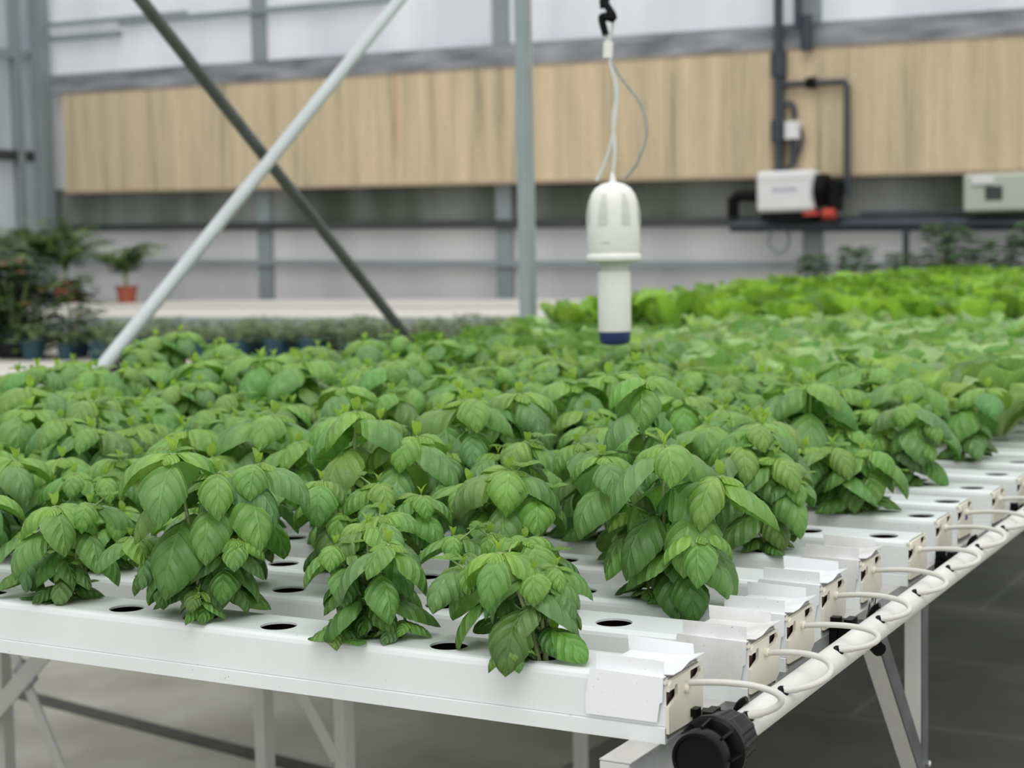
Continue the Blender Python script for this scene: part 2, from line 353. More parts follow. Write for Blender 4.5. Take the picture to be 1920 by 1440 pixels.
def basil_meshes(heads,rng,nt=12,nu=8,collide=2):
    big=Leaves(nt,nu); tip=Leaves(max(nt//2,4),4); st=MB()
    for hi,(hx,hy,hz,sz) in enumerate(heads):
        bx,by=rng.uniform(-.010,.010),rng.uniform(-.010,.010)
        top=np.array([hx,hy,max(hz,.012)]); base=np.array([bx,by,-.03])
        n=9; tt=np.linspace(0,1,n)
        mid=np.array([bx+(hx-bx)*.42,by+(hy-by)*.42,top[2]*.5+.004])
        mid[:2]+= (rng.uniform(-.006,.006),rng.uniform(-.006,.006))
        cur=[(base*(1-a)**2+mid*2*a*(1-a)+top*a*a) for a in tt]
        r0=.0017+.00028*sz*100/5
        st.tube(cur,[r0*1.45*(1-.45*a) for a in tt],6)
        Lc=sum(np.linalg.norm(cur[i+1]-cur[i]) for i in range(n-1))
        def at(d):          # point d below the top along the stem
            a=max(0,1-d/max(Lc,1e-4)); return base*(1-a)**2+mid*2*a*(1-a)+top*a*a
        P1_z=lambda d_: at(d_)[2]
        phi=CAMAZ+rng.uniform(-.5,.5)+(0 if rng.random()<.7 else PI/2)
        warm=rng.uniform(.0,.35)
        # tiny growing tip
        for q in range(2):
            tip.leaf(top+np.array([0,0,.001]),phi+PI/4+q*PI+rng.uniform(-.3,.3),sz*rng.uniform(.20,.30),sz*.15,1.35,.75,mixc(YOUNG,BR,rng.uniform(0,.25)),YOUNG,cup=-.6,rng=rng)
        big_sz=sz
        for q in range(2):
            tip.leaf(at(.001),phi+PI/2+q*PI+rng.uniform(-.25,.25),sz*rng.uniform(.34,.50),sz*.33,.25,-1.0,mixc(BR,YOUNG,.45),YOUNG,cup=1.1,rng=rng)
        # nodes down the stem
        d=.0025; ang=phi; k=0
        fac=[1.0,1.2,1.2,1.12,1.0,.9,.8,.7,.66]
        step=sz*.40
        while d<Lc-.020 and k<6:
            f=fac[k]
            for q in range(2):
                if k>=4 and rng.random()<.15: continue
                L=big_sz*f*rng.uniform(.82,1.1); 
                if k>=2 and sz>.06 and rng.random()<.2: L*=.75
                if k>=3 and P1_z(d)<L*.4: L*=.62
                W=L*rng.uniform(.70,.86)
                az=ang+q*PI+rng.uniform(-.42,.42)
                pet=L*(.05+.035*min(k,4)); th0=rng.uniform(.0,.35)-.14*min(k,3); th1=rng.uniform(-1.95,-1.4)
                P0=at(d); e=np.array([math.cos(az)*math.cos(th0+.25),math.sin(az)*math.cos(th0+.25),math.sin(th0+.25)])
                P1=P0+e*pet; st.tube([P0,P0+e*pet*.5,P1],[.0012,.0011,.0009],4,cap=False)
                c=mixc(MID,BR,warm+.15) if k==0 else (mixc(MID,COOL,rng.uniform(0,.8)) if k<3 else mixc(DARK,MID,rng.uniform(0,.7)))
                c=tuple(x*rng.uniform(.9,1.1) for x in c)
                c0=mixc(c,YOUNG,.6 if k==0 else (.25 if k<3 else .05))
                # a leaf never dips below the channel top unless it hangs outside
                zt=P1[2]; tipdrop=L*.62
                if zt-tipdrop<.002 and not(P1[1]+math.sin(az)*L*.45<-.036):
                    th1=max(th1,-.35-1.35*max(zt,0)/L); th0=max(th0,.0)
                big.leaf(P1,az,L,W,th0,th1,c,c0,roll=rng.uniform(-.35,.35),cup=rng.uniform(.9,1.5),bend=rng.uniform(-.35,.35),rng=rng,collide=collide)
            # axillary shoot with small leaves
            if k>=1 and rng.random()<.45:
                P0=at(d+.002); az=ang+rng.choice([0,PI])+rng.uniform(-.4,.4); hl=rng.uniform(.012,.026)
                P1=P0+np.array([math.cos(az)*hl,math.sin(az)*hl,hl*.8]); st.tube([P0,P1],[.0011,.0008],4,cap=False)
                for q in range(3):
                    tip.leaf(P1,az+q*2.1+rng.uniform(-.3,.3),sz*rng.uniform(.28,.42),sz*.24,.6,-.6,mixc(BR,MID,rng.uniform(0,.7)),mixc(BR,YOUNG,.4),cup=.7,rng=rng,collide=collide)
            d+=step*(.32 if k==0 else 1.1)*rng.uniform(.85,1.15); ang+=PI/2; k+=1
    m0=big.mesh('basil_foliage',M['basil']); m1=tip.mesh('basil_young_leaves',M['tips'])
    o=st.build('stems_tmp',M['stem'],smooth=True,recalc=False); m2=o.data; bpy.data.objects.remove(o)
    return m0,m1,m2

def lettuce_mesh(kind,rng):
    lv=Leaves(8,6)
    if kind=='pale':   n,L0,W0,H=17,.185,.135,.0; ca,cb=(.15,.36,.085),(.50,.70,.34)
    elif kind=='green':n,L0,W0,H=22,.145,.105,.0; ca,cb=(.14,.31,.07),(.27,.48,.13)
    else:              n,L0,W0,H=16,.225,.125,.0; ca,cb=(.17,.37,.045),(.38,.62,.11)
    for i in range(n):
        f=i/(n-1)                    # 0 outer .. 1 heart
        az=i*2.399+rng.uniform(-.2,.2)
        L=L0*(1-.35*f)*rng.uniform(.9,1.1)
        if kind=='tall': th0=math.radians(70+18*f); th1=math.radians(38+46*f*rng.uniform(.8,1.05))
        else: th0=math.radians(48+38*f); th1=math.radians(-18+75*f)
        c=mixc(ca,cb,rng.random()); g_=rng.uniform(.6,1.14); c=tuple(x*g_ for x in c)
        lv.leaf((.008*math.cos(az)*(1-f),.008*math.sin(az)*(1-f),.004+.03*f),az,L,W0*rng.uniform(.8,1.15),th0,th1,c,mixc(c,(.5,.62,.3),.5),cup=-.55,shape='lettuce',ruffle=.32,roll=rng.uniform(-.15,.15),rng=rng)
    return lv.mesh(kind+'_lettuce_leaves',M['lettuce'])

# ------------------------------------------------------------------ channel bench
ROWY=[0,.171,.311,.485,.66,.834,1.031,1.188,1.353,1.536,1.7225]
while len(ROWY)<58: ROWY.append(ROWY[-1]+.170)
XEND=[.040,.060,.052,.035,.030,.045,.032,.026,.042,.044]
XMIN=-2.38
ORD=['first','second','third','fourth','fifth','sixth','seventh','eighth','ninth','tenth','eleventh','twelfth','thirteenth','fourteenth','fifteenth','sixteenth','seventeenth','eighteenth','nineteenth','twentieth']

def channel_mesh(xend):
    m=MB(); ya,yb=-.026,.044; r=.021; ns=24
    rad=.008
    # rounded shoulders + sides + lip, run the whole length (outer skin)
    prof=[(ya,0)]
    for a in range(1,4): th=a*PI/6; prof.append((ya-rad*math.sin(th),-rad*(1-math.cos(th))))
    yo=ya-rad
    prof+=[(yo,-.0468),(yo+.0012,-.0474),(yo-.0018,-.0484),(yo-.0018,-.064)]
    cy=(ya+yb)/2
    for sgn in (1,-1):
        pr=[(cy+(y-cy)*sgn,z) for y,z in prof]; v=[(XMIN,y,z) for y,z in pr]+[(xend,y,z) for y,z in pr]; n=len(pr)
        m.add(v,[(i,i+1,n+i+1,n+i) for i in range(n-1)])
        # inside face of the wall (thin material)
        pi=[(cy+(yo+.002-cy)*sgn,-.006),(cy+(yo+.002-cy)*sgn,-.064)]
        m.add([(XMIN,y,z) for y,z in pi]+[(xend-.0015,y,z) for y,z in pi],[(0,1,3,2)],1)
        e=[(cy+(yo-cy)*sgn,z) for z in (-.004,-.064)]
        m.add([(xend,e[0][0],e[0][1]),(xend,e[1][0],e[1][1]),(xend,pi[1][0],pi[1][1]),(xend,pi[0][0],pi[0][1])],[(0,1,2,3)],0)
    # trough floor
    m.add([(XMIN,yo,-.062),(xend,yo,-.062),(xend,2*cy-yo,-.062),(XMIN,2*cy-yo,-.062)],[(0,1,2,3)],0)
    m.add([(XMIN,yo+.003,-.050),(xend-.004,yo+.003,-.050),(xend-.004,2*cy-yo-.003,-.050),(XMIN,2*cy-yo-.003,-.050)],[(0,1,2,3)],1)
    # top with holes
    for k in range(21):
        cx=-k*S; x0=cx-S/2 if k<20 else XMIN; x1=cx+S/2 if k>0 else xend
        if k==0: x1=max(xend,.024)
        ang=sorted(set([2*PI*i/ns for i in range(ns)]+[math.atan2(y,x)%(2*PI) for x in (x0-cx,x1-cx) for y in (ya,yb)]))
        n=len(ang); ci=[];ri=[];cb=[]
        for a in ang:
            c,s_=math.cos(a),math.sin(a); ci.append((cx+r*c,r*s_,0)); cb.append((cx+r*c,r*s_,-.0025))
            t=min([((x1-cx) if c>0 else (x0-cx))/c if abs(c)>1e-9 else 1e9,(yb if s_>0 else ya)/s_ if abs(s_)>1e-9 else 1e9])
            ri.append((cx+t*c,t*s_,0))
        m.add(ci+ri,[(i,(i+1)%n,n+(i+1)%n,n+i) for i in range(n)],0)
        m.add(ci+cb,[(i,(i+1)%n,n+(i+1)%n,n+i) for i in range(n)],0)
    o=m.build('channel_tmp',[M['pvc'],M['inside']],recalc=False); me=o.data; bpy.data.objects.remove(o); return me

def cap_mesh():
    m=MB(); a=-.0345; b=.0525; zt=-.0045
    poly=[(a,-.054),(a,-.0275),(a+.006,-.0262),(a+.0215,-.0215),(a+.0225,-.0195),(a+.0225,-.0085),(a+.017,-.0085),(a+.014,-.0115),(a+.004,-.0115),(a+.002,-.0125),(a+.002,-.006),(a+.009,zt+.002),
          (.020,zt+.003),(.020,-.015),(.040,-.013),(.046,-.010),(.046,-.006),(b,-.006),(b,-.036),(b-.001,-.050),(b-.012,-.056)]
    m.prism(poly,0,.0035); m.box((-.002,-.036,-.0045),(.0015,.054,-.0015))
    m.lathe([(.0050,.0),(.0050,.003),(.0040,.0045)],14,(.0035,.008,-.018),'x')
    o=m.build('cap_tmp',M['cream']); me=o.data; bpy.data.objects.remove(o); return me
def plug_mesh():
    m=MB(); m.box((-.006,-.032,-.048),(-.004,.048,-.003)); o=m.build('plug_tmp',M['inside']); me=o.data; bpy.data.objects.remove(o); return me

cap_me=cap_mesh(); plug_me=plug_mesh(); common=channel_mesh(.04)
for j,y in enumerate(ROWY):
    xe=XEND[j] if j<len(XEND) else .04
    if j<14: lab='white plastic planting channel, %s from the front edge of the bench'%ORD[j]; grp='white planting channels'
    else: lab='white planting channel running hidden beneath the lettuce heads'; grp='channels beneath the lettuce'
    root=empty('planting_channel',(0,y,0),lab,'channel',grp)
    child('channel_body',common if xe==.04 else channel_mesh(xe),root)
    cp=child('end_cap',cap_me,root); cp.location=(xe,0,0); cp['label']='cream end cap with notched corner'
    pl=child('root_mat',plug_me,root); pl.location=(xe,0,0)
    if j==7:
        mk=MB()
        for i,(dy,h) in enumerate([(0,.009),(.0035,.007),(.008,.010),(.0125,.006)]): mk.box((0,.006+dy-.03,-.030),(.0004,.0085+dy-.03,-.030+h))
        mk.box((0,-.024,-.0295),(.0004,-.009,-.0275))
        q=mk.build('blue_print',M['textblue'],root); q.location=(xe+.0035,.025,0); q['label']='small blue printed mark on the end cap'

# folded cover pieces over the last holes of the first five channels
COVN=['nearest','second','third','fourth','fifth']
COVT=['clean','mould-speckled','lightly marked','creased','rust-stained']
for j in range(5):
    y=ROWY[j]; xe=XEND[j]; x0,x1=xe-.076,xe-.003
    t=.0010; m=MB(); k=random.uniform(-.003,.003)
    # one folded sheet: hanging plate, standing fin, top sheet, rear fin
    m.prism([(x0+.010,-.0385),(x0+.010,-.0395)] and [(x0-.004,.004),(x1+.002,.002),(x1+.001,-.022),(x1-.002,-.024),(x1-.005,-.043),(x0-.009,-.043),(x0-.010,-.028)],-.0375,-.0363,'y')
    m.prism([(x0,.001),(x1,.001),(x1,.017),(x0,.018)],-.0312,-.0300,'y')
    m.box((x0-.002,-.037,.001),(x1+.002,-.030,.0024))
    # top sheet, curling up at the open end
    n=10; xs=[x0+(x1+.010-x0)*i/n for i in range(n+1)]
    def zc(i,yy): return .0022+ (max(0,(i/n-.7))*.02)*(1 if yy>0 else .3)
    yy=[-.030,-.01,.01,.03,.050]; v=[];
    for i in range(n+1):
        for q in yy: v.append((xs[i],q,zc(i,q)))
    for i in range(n+1):
        for q in yy: v.append((xs[i],q,zc(i,q)+.0008))
    f=[]; w=len(yy); o_=(n+1)*w
    for i in range(n):
        for q in range(w-1):
            a=i*w+q; f+=[(a,a+1,a+w+1,a+w),(o_+a,o_+a+w,o_+a+w+1,o_+a+1)]
    for i in range(n): f+=[(i*w,(i+1)*w,o_+(i+1)*w,o_+i*w),(i*w+w-1,o_+i*w+w-1,o_+(i+1)*w+w-1,(i+1)*w+w-1)]
    for q in range(w-1): f+=[(q,o_+q,o_+q+1,q+1),(n*w+q,n*w+q+1,o_+n*w+q+1,o_+n*w+q)]
    m.add(v,f)
    m.prism([(x0-.002,.001),(x1-.002,.001),(x1-.003,.016),(x0-.003,.018)],.0500,.0512,'y')
    m.prism([(x0,.003),(x1,.003),(x1-.002,-.024),(x0,-.026)],.0540,.0550,'y')
    m.box((x0,.050,.001),(x1,.0545,.0022))
    o=m.build('folded_cover',M['dirty'] if j in (1,4) else M['pvc2']); o.location=(0,y,.0003)
    tag(o,'folded white plastic cover, %s, clipped over the end of the %s channel'%(COVT[j],COVN[j]),'cover','folded covers on the channel ends')

# rails
def rail(xa,xb,y0,y1,label):
    root=empty('support_rail',((xa+xb)/2,y0,-.064),label,'rail','steel rails under the channels'); w=(xb-xa)/2; L=y1-y0
    m=MB(); m.box((-w,0,-.040),(w,L,-.0008)); a=m.build('rail_body',M['alu'],root)
    m=MB(); m.box((-w-.0004,-.001,-.0010),(w+.0004,L,0)); a=m.build('rail_top',M['alutop'],root)
    m=MB(); m.box((-w+.001,-.0025,-.0385),(w-.001,-.0001,-.002)); a=m.build('rail_end_plate',M['leg'],root); a['label']='pale square end plate'
    return root
rail(.002,.034,-.103,12.2,'grey steel rail under the hose ends of the white channels')
rail(-1.233,-1.201,-.02,12.2,'grey steel rail under the middle of the white channels')
rail(-2.165,-2.133,-.02,12.2,'grey steel rail under the far ends of the white channels')

# legs: one support frame per rail and position (leg + diagonal brace)
def frame_leg(x,y,dy,label,dark=False,yb=None,brace=True):
    root=empty('leg_frame',(x,y,FLOOR),label,'bench leg','steel legs of the planting bench'); H=-.104-FLOOR
    m=MB(); m.box((-.013,-.012,0),(.0125,.020,H),bev=.001); m.build('leg',M['leg'],root)
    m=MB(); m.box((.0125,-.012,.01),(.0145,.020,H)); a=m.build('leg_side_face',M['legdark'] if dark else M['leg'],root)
    m=MB(); m.box((-.03,-.03,0),(.03,.035,.004)); m.build('foot_plate',M['leg'],root)
    if not brace: return root
    p0=Vector((0,dy,H-.01)); p1=Vector((0,.004 if yb is None else yb,H-.275)); d=(p1-p0).normalized(); n=Vector((0,-d.z,d.y)); w=.017
    m=MB(); v=[]
    for p in (p0,p1):
        for s1,s2 in ((-1,-1),(1,-1),(1,1),(-1,1)): v.append(p+n*w*s1*.9+Vector((-.001+.0125*s2,0,0)))
    m.add(v,[(0,1,2,3),(7,6,5,4),(0,4,5,1),(1,5,6,2),(2,6,7,3),(3,7,4,0)]); b=m.build('brace',M['leg'],root)
    m=MB(); v=[]
    for p in (p0,p1):
        for s1,s2 in ((-1,-1),(1.0,-1),(1.0,1),(-1,1)): v.append(p+n*w*s1*.9+Vector((.0128+.0012*s2,0,0)))
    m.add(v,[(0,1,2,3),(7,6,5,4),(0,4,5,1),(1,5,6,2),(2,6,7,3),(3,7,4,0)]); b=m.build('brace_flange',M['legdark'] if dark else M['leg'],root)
    m=MB(); m.lathe([(.005,0),(.005,.004),(.003,.006)],8,(.015,(.012 if yb is None else yb),H-.262),'x'); m.build('bolt',M['chrome'],root)
    return root
frame_leg(.015,.945,-.225,'white steel leg with diagonal brace nearest the hose ends',True)
for i,yy in enumerate((2.05,3.2,4.4,5.6)): frame_leg(.015,yy,-.225,'white steel leg, %s back along the hose-end rail'%ORD[i+1],True)
lb=frame_leg(-1.217,1.20,0,'pale steel leg standing under the middle of the bench',brace=False)
frame_leg(-1.217,2.25,-.30,'blurred grey leg deep under the bench middle, braced toward the front')
la=frame_leg(-1.43,1.215,0,'grey leg whose brace slopes down to the pale middle leg',brace=False)
def flat_bar(p0,p1,w,t,name,mat,parent):
    p0,p1=Vector(p0),Vector(p1); d=(p1-p0).normalized(); n=Vector((-d.z,0,d.x)); v=[]
    for p in (p0,p1):
        for a_,b_ in ((-1,-1),(1,-1),(1,1),(-1,1)): v.append(p+n*w*a_+Vector((0,t*b_,0)))
    m=MB(); m.add(v,[(0,1,2,3),(7,6,5,4),(0,4,5,1),(1,5,6,2),(2,6,7,3),(3,7,4,0)]); return m.build(name,mat,parent)
flat_bar((.0,-.026,.70),(.205,-.026,.385),.013,.002,'brace',M['leg'],la)
frame_leg(-2.175,1.21,0,'grey leg at the far left under the bench, beside the crossed braces',brace=False)
rc=empty('cross_brace',(-2.066,1.18,-.51),'pale crossed braces under the far left of the bench','brace','braces under the bench')
flat_bar((.10,-.004,.09),(-.42,-.004,-.40),.020,.003,'bar',M['leg'],rc); flat_bar((-.14,.004,.24),(.22,.004,-.44),.013,.003,'bar',M['leg'],rc)
flat_bar((-.02,0,.02),(.02,0,-.02),.02,.006,'joint_plate',M['alu'],rc)

# supply pipe, hoses
PX,PZ,PR=.100,-.0534,.0155
def pz(y): return -.053+.012*y
pr=empty('supply_pipe',(PX,-.03,PZ),'long white water supply pipe running along the hose ends','pipe')
m=MB(); m.lathe([(PR,0),(PR,6.0)],28,axis='y'); m.v=[(a,b,c+.012*b) for a,b,c in m.v]; m.build('pipe_run',M['pipe'],pr,smooth=True)
GY=[.016,.116,.298,.459,.619,.788,.956,1.121]
while len(GY)<26: GY.append(GY[-1]+.166)
gdir=Vector((.50,0,.26)).normalized()
def gp(y,rr): # point on the pipe surface facing up/out
    return Vector((PX+.009*rr/PR,y,PZ+.0126*rr/PR)) if False else Vector((PX,y,PZ))+Vector((.55,-.35,.76)).normalized()*rr
for i,gy in enumerate(GY):
    d=Vector((.50,-.30,.81)).normalized()
    c=Vector((0,gy+.03,.012*(gy+.03)))+d*(PR-.001)
    q=Vector((0,0,1)).rotation_difference(d)
    mm=MB(); prof=[(.0052,-.004),(.0062,.0),(.0066,.0018),(.0058,.003),(.0040,.0032)]; mm.lathe(prof,16)
    mm.v=[tuple(q@Vector(p)+c) for p in mm.v]
    g=mm.build('grommet',M['black'],pr,smooth=True); g['label']='black rubber grommet'
HL=['nearest','second','third','fourth','fifth','sixth','seventh','eighth','ninth','tenth']
for j in range(len(GY)):
    xe=XEND[j] if j<len(XEND) else .04; y=ROWY[j]; gy=GY[j]
    A=Vector((xe+.008,y+.008,-.018+ (.006 if j==0 else .0)))
    d=Vector((.50,-.30,.81)).normalized(); G=Vector((PX,gy,pz(gy)))+d*(PR+.001)
    w=random.uniform(-.006,.008)
    B1=A+Vector((.098+w,.002,.014)); B2=G+Vector((.062+w,.028,.004)) if j else G+Vector((.055,.020,.012))
    pts=[A*(1-t)**3+B1*3*t*(1-t)**2+B2*3*t*t*(1-t)+G*t**3 for t in [i/36 for i in range(37)]]
    lab='pale feed hose looping from the %s channel down to the supply pipe'%HL[j] if j<10 else 'pale feed hose looping from a far channel to the supply pipe'
    root=empty('feed_hose',tuple(A),lab,'hose','feed hoses along the supply pipe' if j<10 else 'far feed hoses')
    m=MB(); m.tube([p-A for p in pts],.0034,12); m.build('hose_tube',M['hose'],root,smooth=True)
    m=MB(); k=len(pts); m.tube([pts[-4]-A,pts[-1]-A],.0043,12); m.build('hose_sleeve',M['hose'],root,smooth=True)

# pipe clips on the rail
for n_,(cy,lab) in enumerate([(.045,'black pipe clip beside the pipe coupling at the bench corner'),(.50,'black pipe clip on the rail below the fourth hose'),(1.00,'black pipe clip on the rail below the seventh hose'),(1.5,'black pipe clip farthest along the rail')]):
    root=empty('pipe_clip',(.034,cy,-.082),lab,'clip','black pipe clips')
    m=MB()
    m.box((.0005,-.018,-.006),(.010,.018,.026),bev=.001); m.box((.010,-.014,.008),(.046,.014,.024),bev=.001)
    m.box((.002,-.020,.026),(.050,.012,.032),bev=.001); m.box((.004,-.026,.032),(.016,-.014,.040)); m.box((.020,-.020,.032),(.030,.004,.037))
    m.build('clip_body',M['black'],root)
    m=MB(); m.tube([(.066+.0185*math.cos(a),0,.031+.012*cy+.0185*math.sin(a)) for a in [math.radians(110+10*i) for i in range(17)]],.0038,8); m.build('clip_jaw',M['black'],root,smooth=True)
    if n_==1:
        m=MB(); m.tube([(.040,.012,.030),(.044,.012,.066)],.0022,8); m.tube([(.046,.016,.030),(.050,.016,.062)],.0022,8); m.tube([(.052,.016,.03),(.054,.016,.050)],.0024,8)
        m.build('bolt',M['chrome'],root)
        m=MB(); m.tube([(.052,-.012,.012),(.068,-.030,.006)],.009,10); m.build('clip_tongue',M['black'],root)
m=MB(); m.lathe([(.0045,0),(.0045,.003),(.002,.005)],8,(0,0,0),'x'); q=m.build('rail_bolt',M['chrome']); q.location=(.034,.905,-.088); tag(q,'small shiny bolt in the outer face of the hose-end rail','bolt')

# compression coupling at the pipe end
root=empty('pipe_coupling',(PX,-.035,PZ-.0005),'black ribbed compression coupling closing the near end of the supply pipe','pipe fitting')
def rib(nr,amp): return lambda a,i: 1+amp*(1 if (a*nr/(2*PI))%1<.28 else 0)
m=MB(); m.lathe([(.0185,.030),(.0235,.028),(.0255,.022),(.0275,-.006),(.0285,-.012),(.0290,-.020),(.0285,-.021)],72,rfun=rib(12,.045),axis='y'); m.build('coupling_nut',M['black'],root)
m=MB(); m.lathe([(.024,-.018),(.0325,-.022),(.0330,-.028),(.0300,-.031),(.022,-.033),(.021,-.050)],40,axis='y')
for k in range(8):
    a=2*PI*k/8; c,s_=math.cos(a),math.sin(a)
    m.add([(.018*c-.0012*s_,-.030,.018*s_+.0012*c),(.018*c+.0012*s_,-.030,.018*s_-.0012*c),(.0315*c+.0012*s_,-.030,.0315*s_-.0012*c),(.0315*c-.0012*s_,-.030,.0315*s_+.0012*c),
           (.018*c-.0012*s_,-.052,.018*s_+.0012*c),(.018*c+.0012*s_,-.052,.018*s_-.0012*c),(.029*c+.0012*s_,-.052,.029*s_-.0012*c),(.029*c-.0012*s_,-.052,.029*s_+.0012*c)],
          [(0,1,2,3),(7,6,5,4),(0,4,5,1),(1,5,6,2),(2,6,7,3),(3,7,4,0)])
m.build('coupling_body',M['black'],root)
m=MB(); m.lathe([(.0215,-.046),(.0265,-.048),(.0270,-.060),(.0255,-.064),(.0225,-.064),(.0215,-.0615),(.012,-.0610),(.001,-.0610)],40,axis='y'); m.build('end_plug',M['black'],root,smooth=True)
# netting scrap below the rail
m=MB()
for i in range(40):
    y0=-.02+i*.0055; m.tube([(-.028,y0,-.1045),(-.002,y0,-.150)],.0006,4); 
for i in range(9):
    t=i/8; m.tube([(-.028+.026*t,-.02,-.1045-.0455*t),(-.028+.026*t,.20,-.1045-.0455*t)],.0006,4)
tag(m.build('shade_netting',M['netting']),'strip of black mesh netting hanging beneath the near rail corner','netting')

# ------------------------------------------------------------------ basil
HEADS={
(0,1):[(-0.044,-0.010,0.107,0.070),(0.008,0.020,0.091,0.045),(-0.112,0.030,0.080,0.060),(-0.009,0.000,0.086,0.060),(-0.015,-0.050,0.018,0.030)],
(0,3):[(0.045,-0.010,0.106,0.070),(-0.031,0.000,0.098,0.050),(-0.001,0.050,0.126,0.060),(-0.008,0.030,0.117,0.060),(0.051,0.010,0.018,0.030),(-0.018,-0.030,0.011,0.035)],
(0,5):[(-0.024,-0.010,0.192,0.088),(0.017,0.020,0.168,0.075),(-0.094,-0.010,0.090,0.050),(0.023,-0.030,0.036,0.030),(0.061,0.000,0.096,0.050),(0.045,0.060,0.174,0.075)],
(0,7):[(0.022,-0.020,0.121,0.072),(0.042,0.020,0.119,0.060),(-0.077,0.030,0.073,0.055),(0.027,0.000,0.046,0.040)],
(0,9):[(0.099,0.000,0.123,0.070),(0.033,0.000,0.140,0.070),(-0.030,0.000,0.080,0.060)],
(1,10):[(0.103,0.000,0.143,0.085),(0.029,0.000,0.111,0.070),(-0.044,0.020,0.128,0.070)],
(1,8):[(-0.015,0.000,0.129,0.060),(0.022,0.020,0.126,0.060),(-0.084,0.030,0.109,0.060),(0.068,0.000,0.082,0.060)],
(1,6):[(0.100,0.000,0.134,0.060),(0.023,0.000,0.113,0.060),(-0.048,0.000,0.088,0.060),(0.081,0.000,0.076,0.050)],
(1,4):[(0.013,0.020,0.139,0.055),(-0.058,0.000,0.141,0.060),(0.068,0.030,0.125,0.055),(-0.022,0.000,0.104,0.050)],
(1,2):[(-0.096,0.000,0.084,0.050),(0.001,0.000,0.088,0.055),(0.025,0.020,0.067,0.050),(-0.062,0.030,0.085,0.055)],
(2,1):[(0.011,-0.020,0.185,0.092),(0.073,0.000,0.151,0.085),(0.065,-0.050,0.090,0.068),(-0.080,0.000,0.168,0.070),(-0.038,0.000,0.102,0.060),(-0.012,-0.020,0.011,0.030)],
(2,3):[(0.016,0.000,0.145,0.085),(-0.042,0.000,0.126,0.070),(0.047,0.020,0.111,0.070),(-0.005,0.000,0.074,0.050)],
(2,5):[(0.013,0.000,0.212,0.088),(0.088,0.030,0.179,0.088),(0.062,0.000,0.123,0.060),(-0.014,0.000,0.098,0.060)],
(2,7):[(0.033,0.000,0.107,0.070),(-0.034,0.000,0.088,0.060),(0.068,0.000,0.068,0.050)],
(3,2):[(-0.005,0.030,0.245,0.080),(-0.089,0.000,0.159,0.070),(0.064,0.000,0.153,0.070),(-0.026,-0.020,0.130,0.060)],
(3,4):[(-0.058,0.030,0.209,0.080),(0.015,0.000,0.140,0.060),(0.062,0.000,0.158,0.070),(-0.066,0.000,0.138,0.060)],
(4,1):[(0.014,0.000,0.129,0.080),(-0.040,0.000,0.144,0.075),(-0.020,0.040,0.167,0.070),(0.041,0.000,0.100,0.050)],
(6,1):[(-0.018,-0.030,0.104,0.088),(0.040,-0.015,0.098,0.078),(-0.064,-0.020,0.100,0.072),(.012,.03,.09,.07)],
(8,1):[(0.002,0.000,0.138,0.080),(-0.042,0.000,0.099,0.070),(0.042,0.000,0.112,0.070)],
(10,1):[(0.054,0.000,0.139,0.085),(-0.025,0.000,0.120,0.075),(0.016,-0.020,0.086,0.070)],
}
def rand_heads(rng,n,h=.15):
    out=[]
    for i in range(n):
        a=i*2*PI/n+rng.uniform(-.5,.5); r=rng.uniform(.02,.092); out.append((r*math.cos(a),r*math.sin(a)*.8,h*rng.uniform(.58,1.15),rng.uniform(.066,.092)))
    return out
NB=13
variants=[]
rv=random.Random(99)
for i in range(12): variants.append(basil_meshes(rand_heads(rv,rv.choice([4,5,5]),.16),rv,9,6))
basil_group='basil plants on the front channels'
rb=random.Random(5)
for j in range(NB):
    y=ROWY[j]; n=0
    for k in range(1 if j%2==0 else 2,21,2):
        if j>=11 and k<=7: continue
        lab=('basil plant in the %s white channel from the front, %s plant from its hose end' if j<11 else 'basil plant in the %s white channel from the front, %s one past the lettuce')%(ORD[j],ORD[n]); n+=1
        loc=(-k*S,y,0)
        if j>=11 and k<=7: continue
        if (j,k) in HEADS: basil('basil_plant',loc,HEADS[(j,k)],lab,basil_group,random.Random(1000+j*50+k),14,8)
        elif j<3: basil('basil_plant',loc,rand_heads(rb,5,.14),lab,basil_group,random.Random(1000+j*50+k),10,6)
        else:
            root,_=basil('basil_plant',loc,None,lab,basil_group,rb,meshes=rb.choice(variants),scale=rb.uniform(.92,1.18)*(1.0 if j<9 else 1.05),rz=rb.choice([0,rb.uniform(0,6.28)]))

# ------------------------------------------------------------------ lettuce on the farther channels
rl=random.Random(21)
LM={k:[lettuce_mesh(k,rl) for _ in range(5)] for k in ('pale','green','tall')}
def edge_x(y): return .686-.205*(y+1.491)+.17       # how far to the right the rows are looked at
LB={'pale':('pale green frilly lettuce head behind the basil plants','lettuce','pale lettuce heads behind the basil'),
    'green':('mid-green leafy lettuce head behind the basil plants','lettuce','green lettuce heads behind the basil'),
    'tall':('bright yellow-green upright lettuce head in the farthest rows of the bench','lettuce','bright upright lettuce heads far back')}
cnt=0
for j in range(11,len(ROWY)):
    y=ROWY[j]
    for k in range(1 if j%2==0 else 2,21,2):
        if j<NB and k>7: continue
        x=-k*S
        if x>edge_x(y) or (j>=36 and (j//2)%2): continue
        if y<4.15: kind='pale' if x>-1.55+rl.uniform(-.25,.25) else ('green' if rl.random()<.85 else 'pale')
        else: kind='tall'
        o=bpy.data.objects.new('lettuce_head',rl.choice(LM[kind])); C.objects.link(o)
        s_=rl.uniform(.92,1.12)*((1.08 if j<36 else 1.17) if kind=='tall' else 1.12)
        o.location=(x,y,0.0); o.rotation_euler=(rl.uniform(-.12,.12),rl.uniform(-.12,.12),rl.uniform(0,6.28)); o.scale=(s_,)*3; tag(o,*LB[kind]); cnt+=1
print('lettuce',cnt)

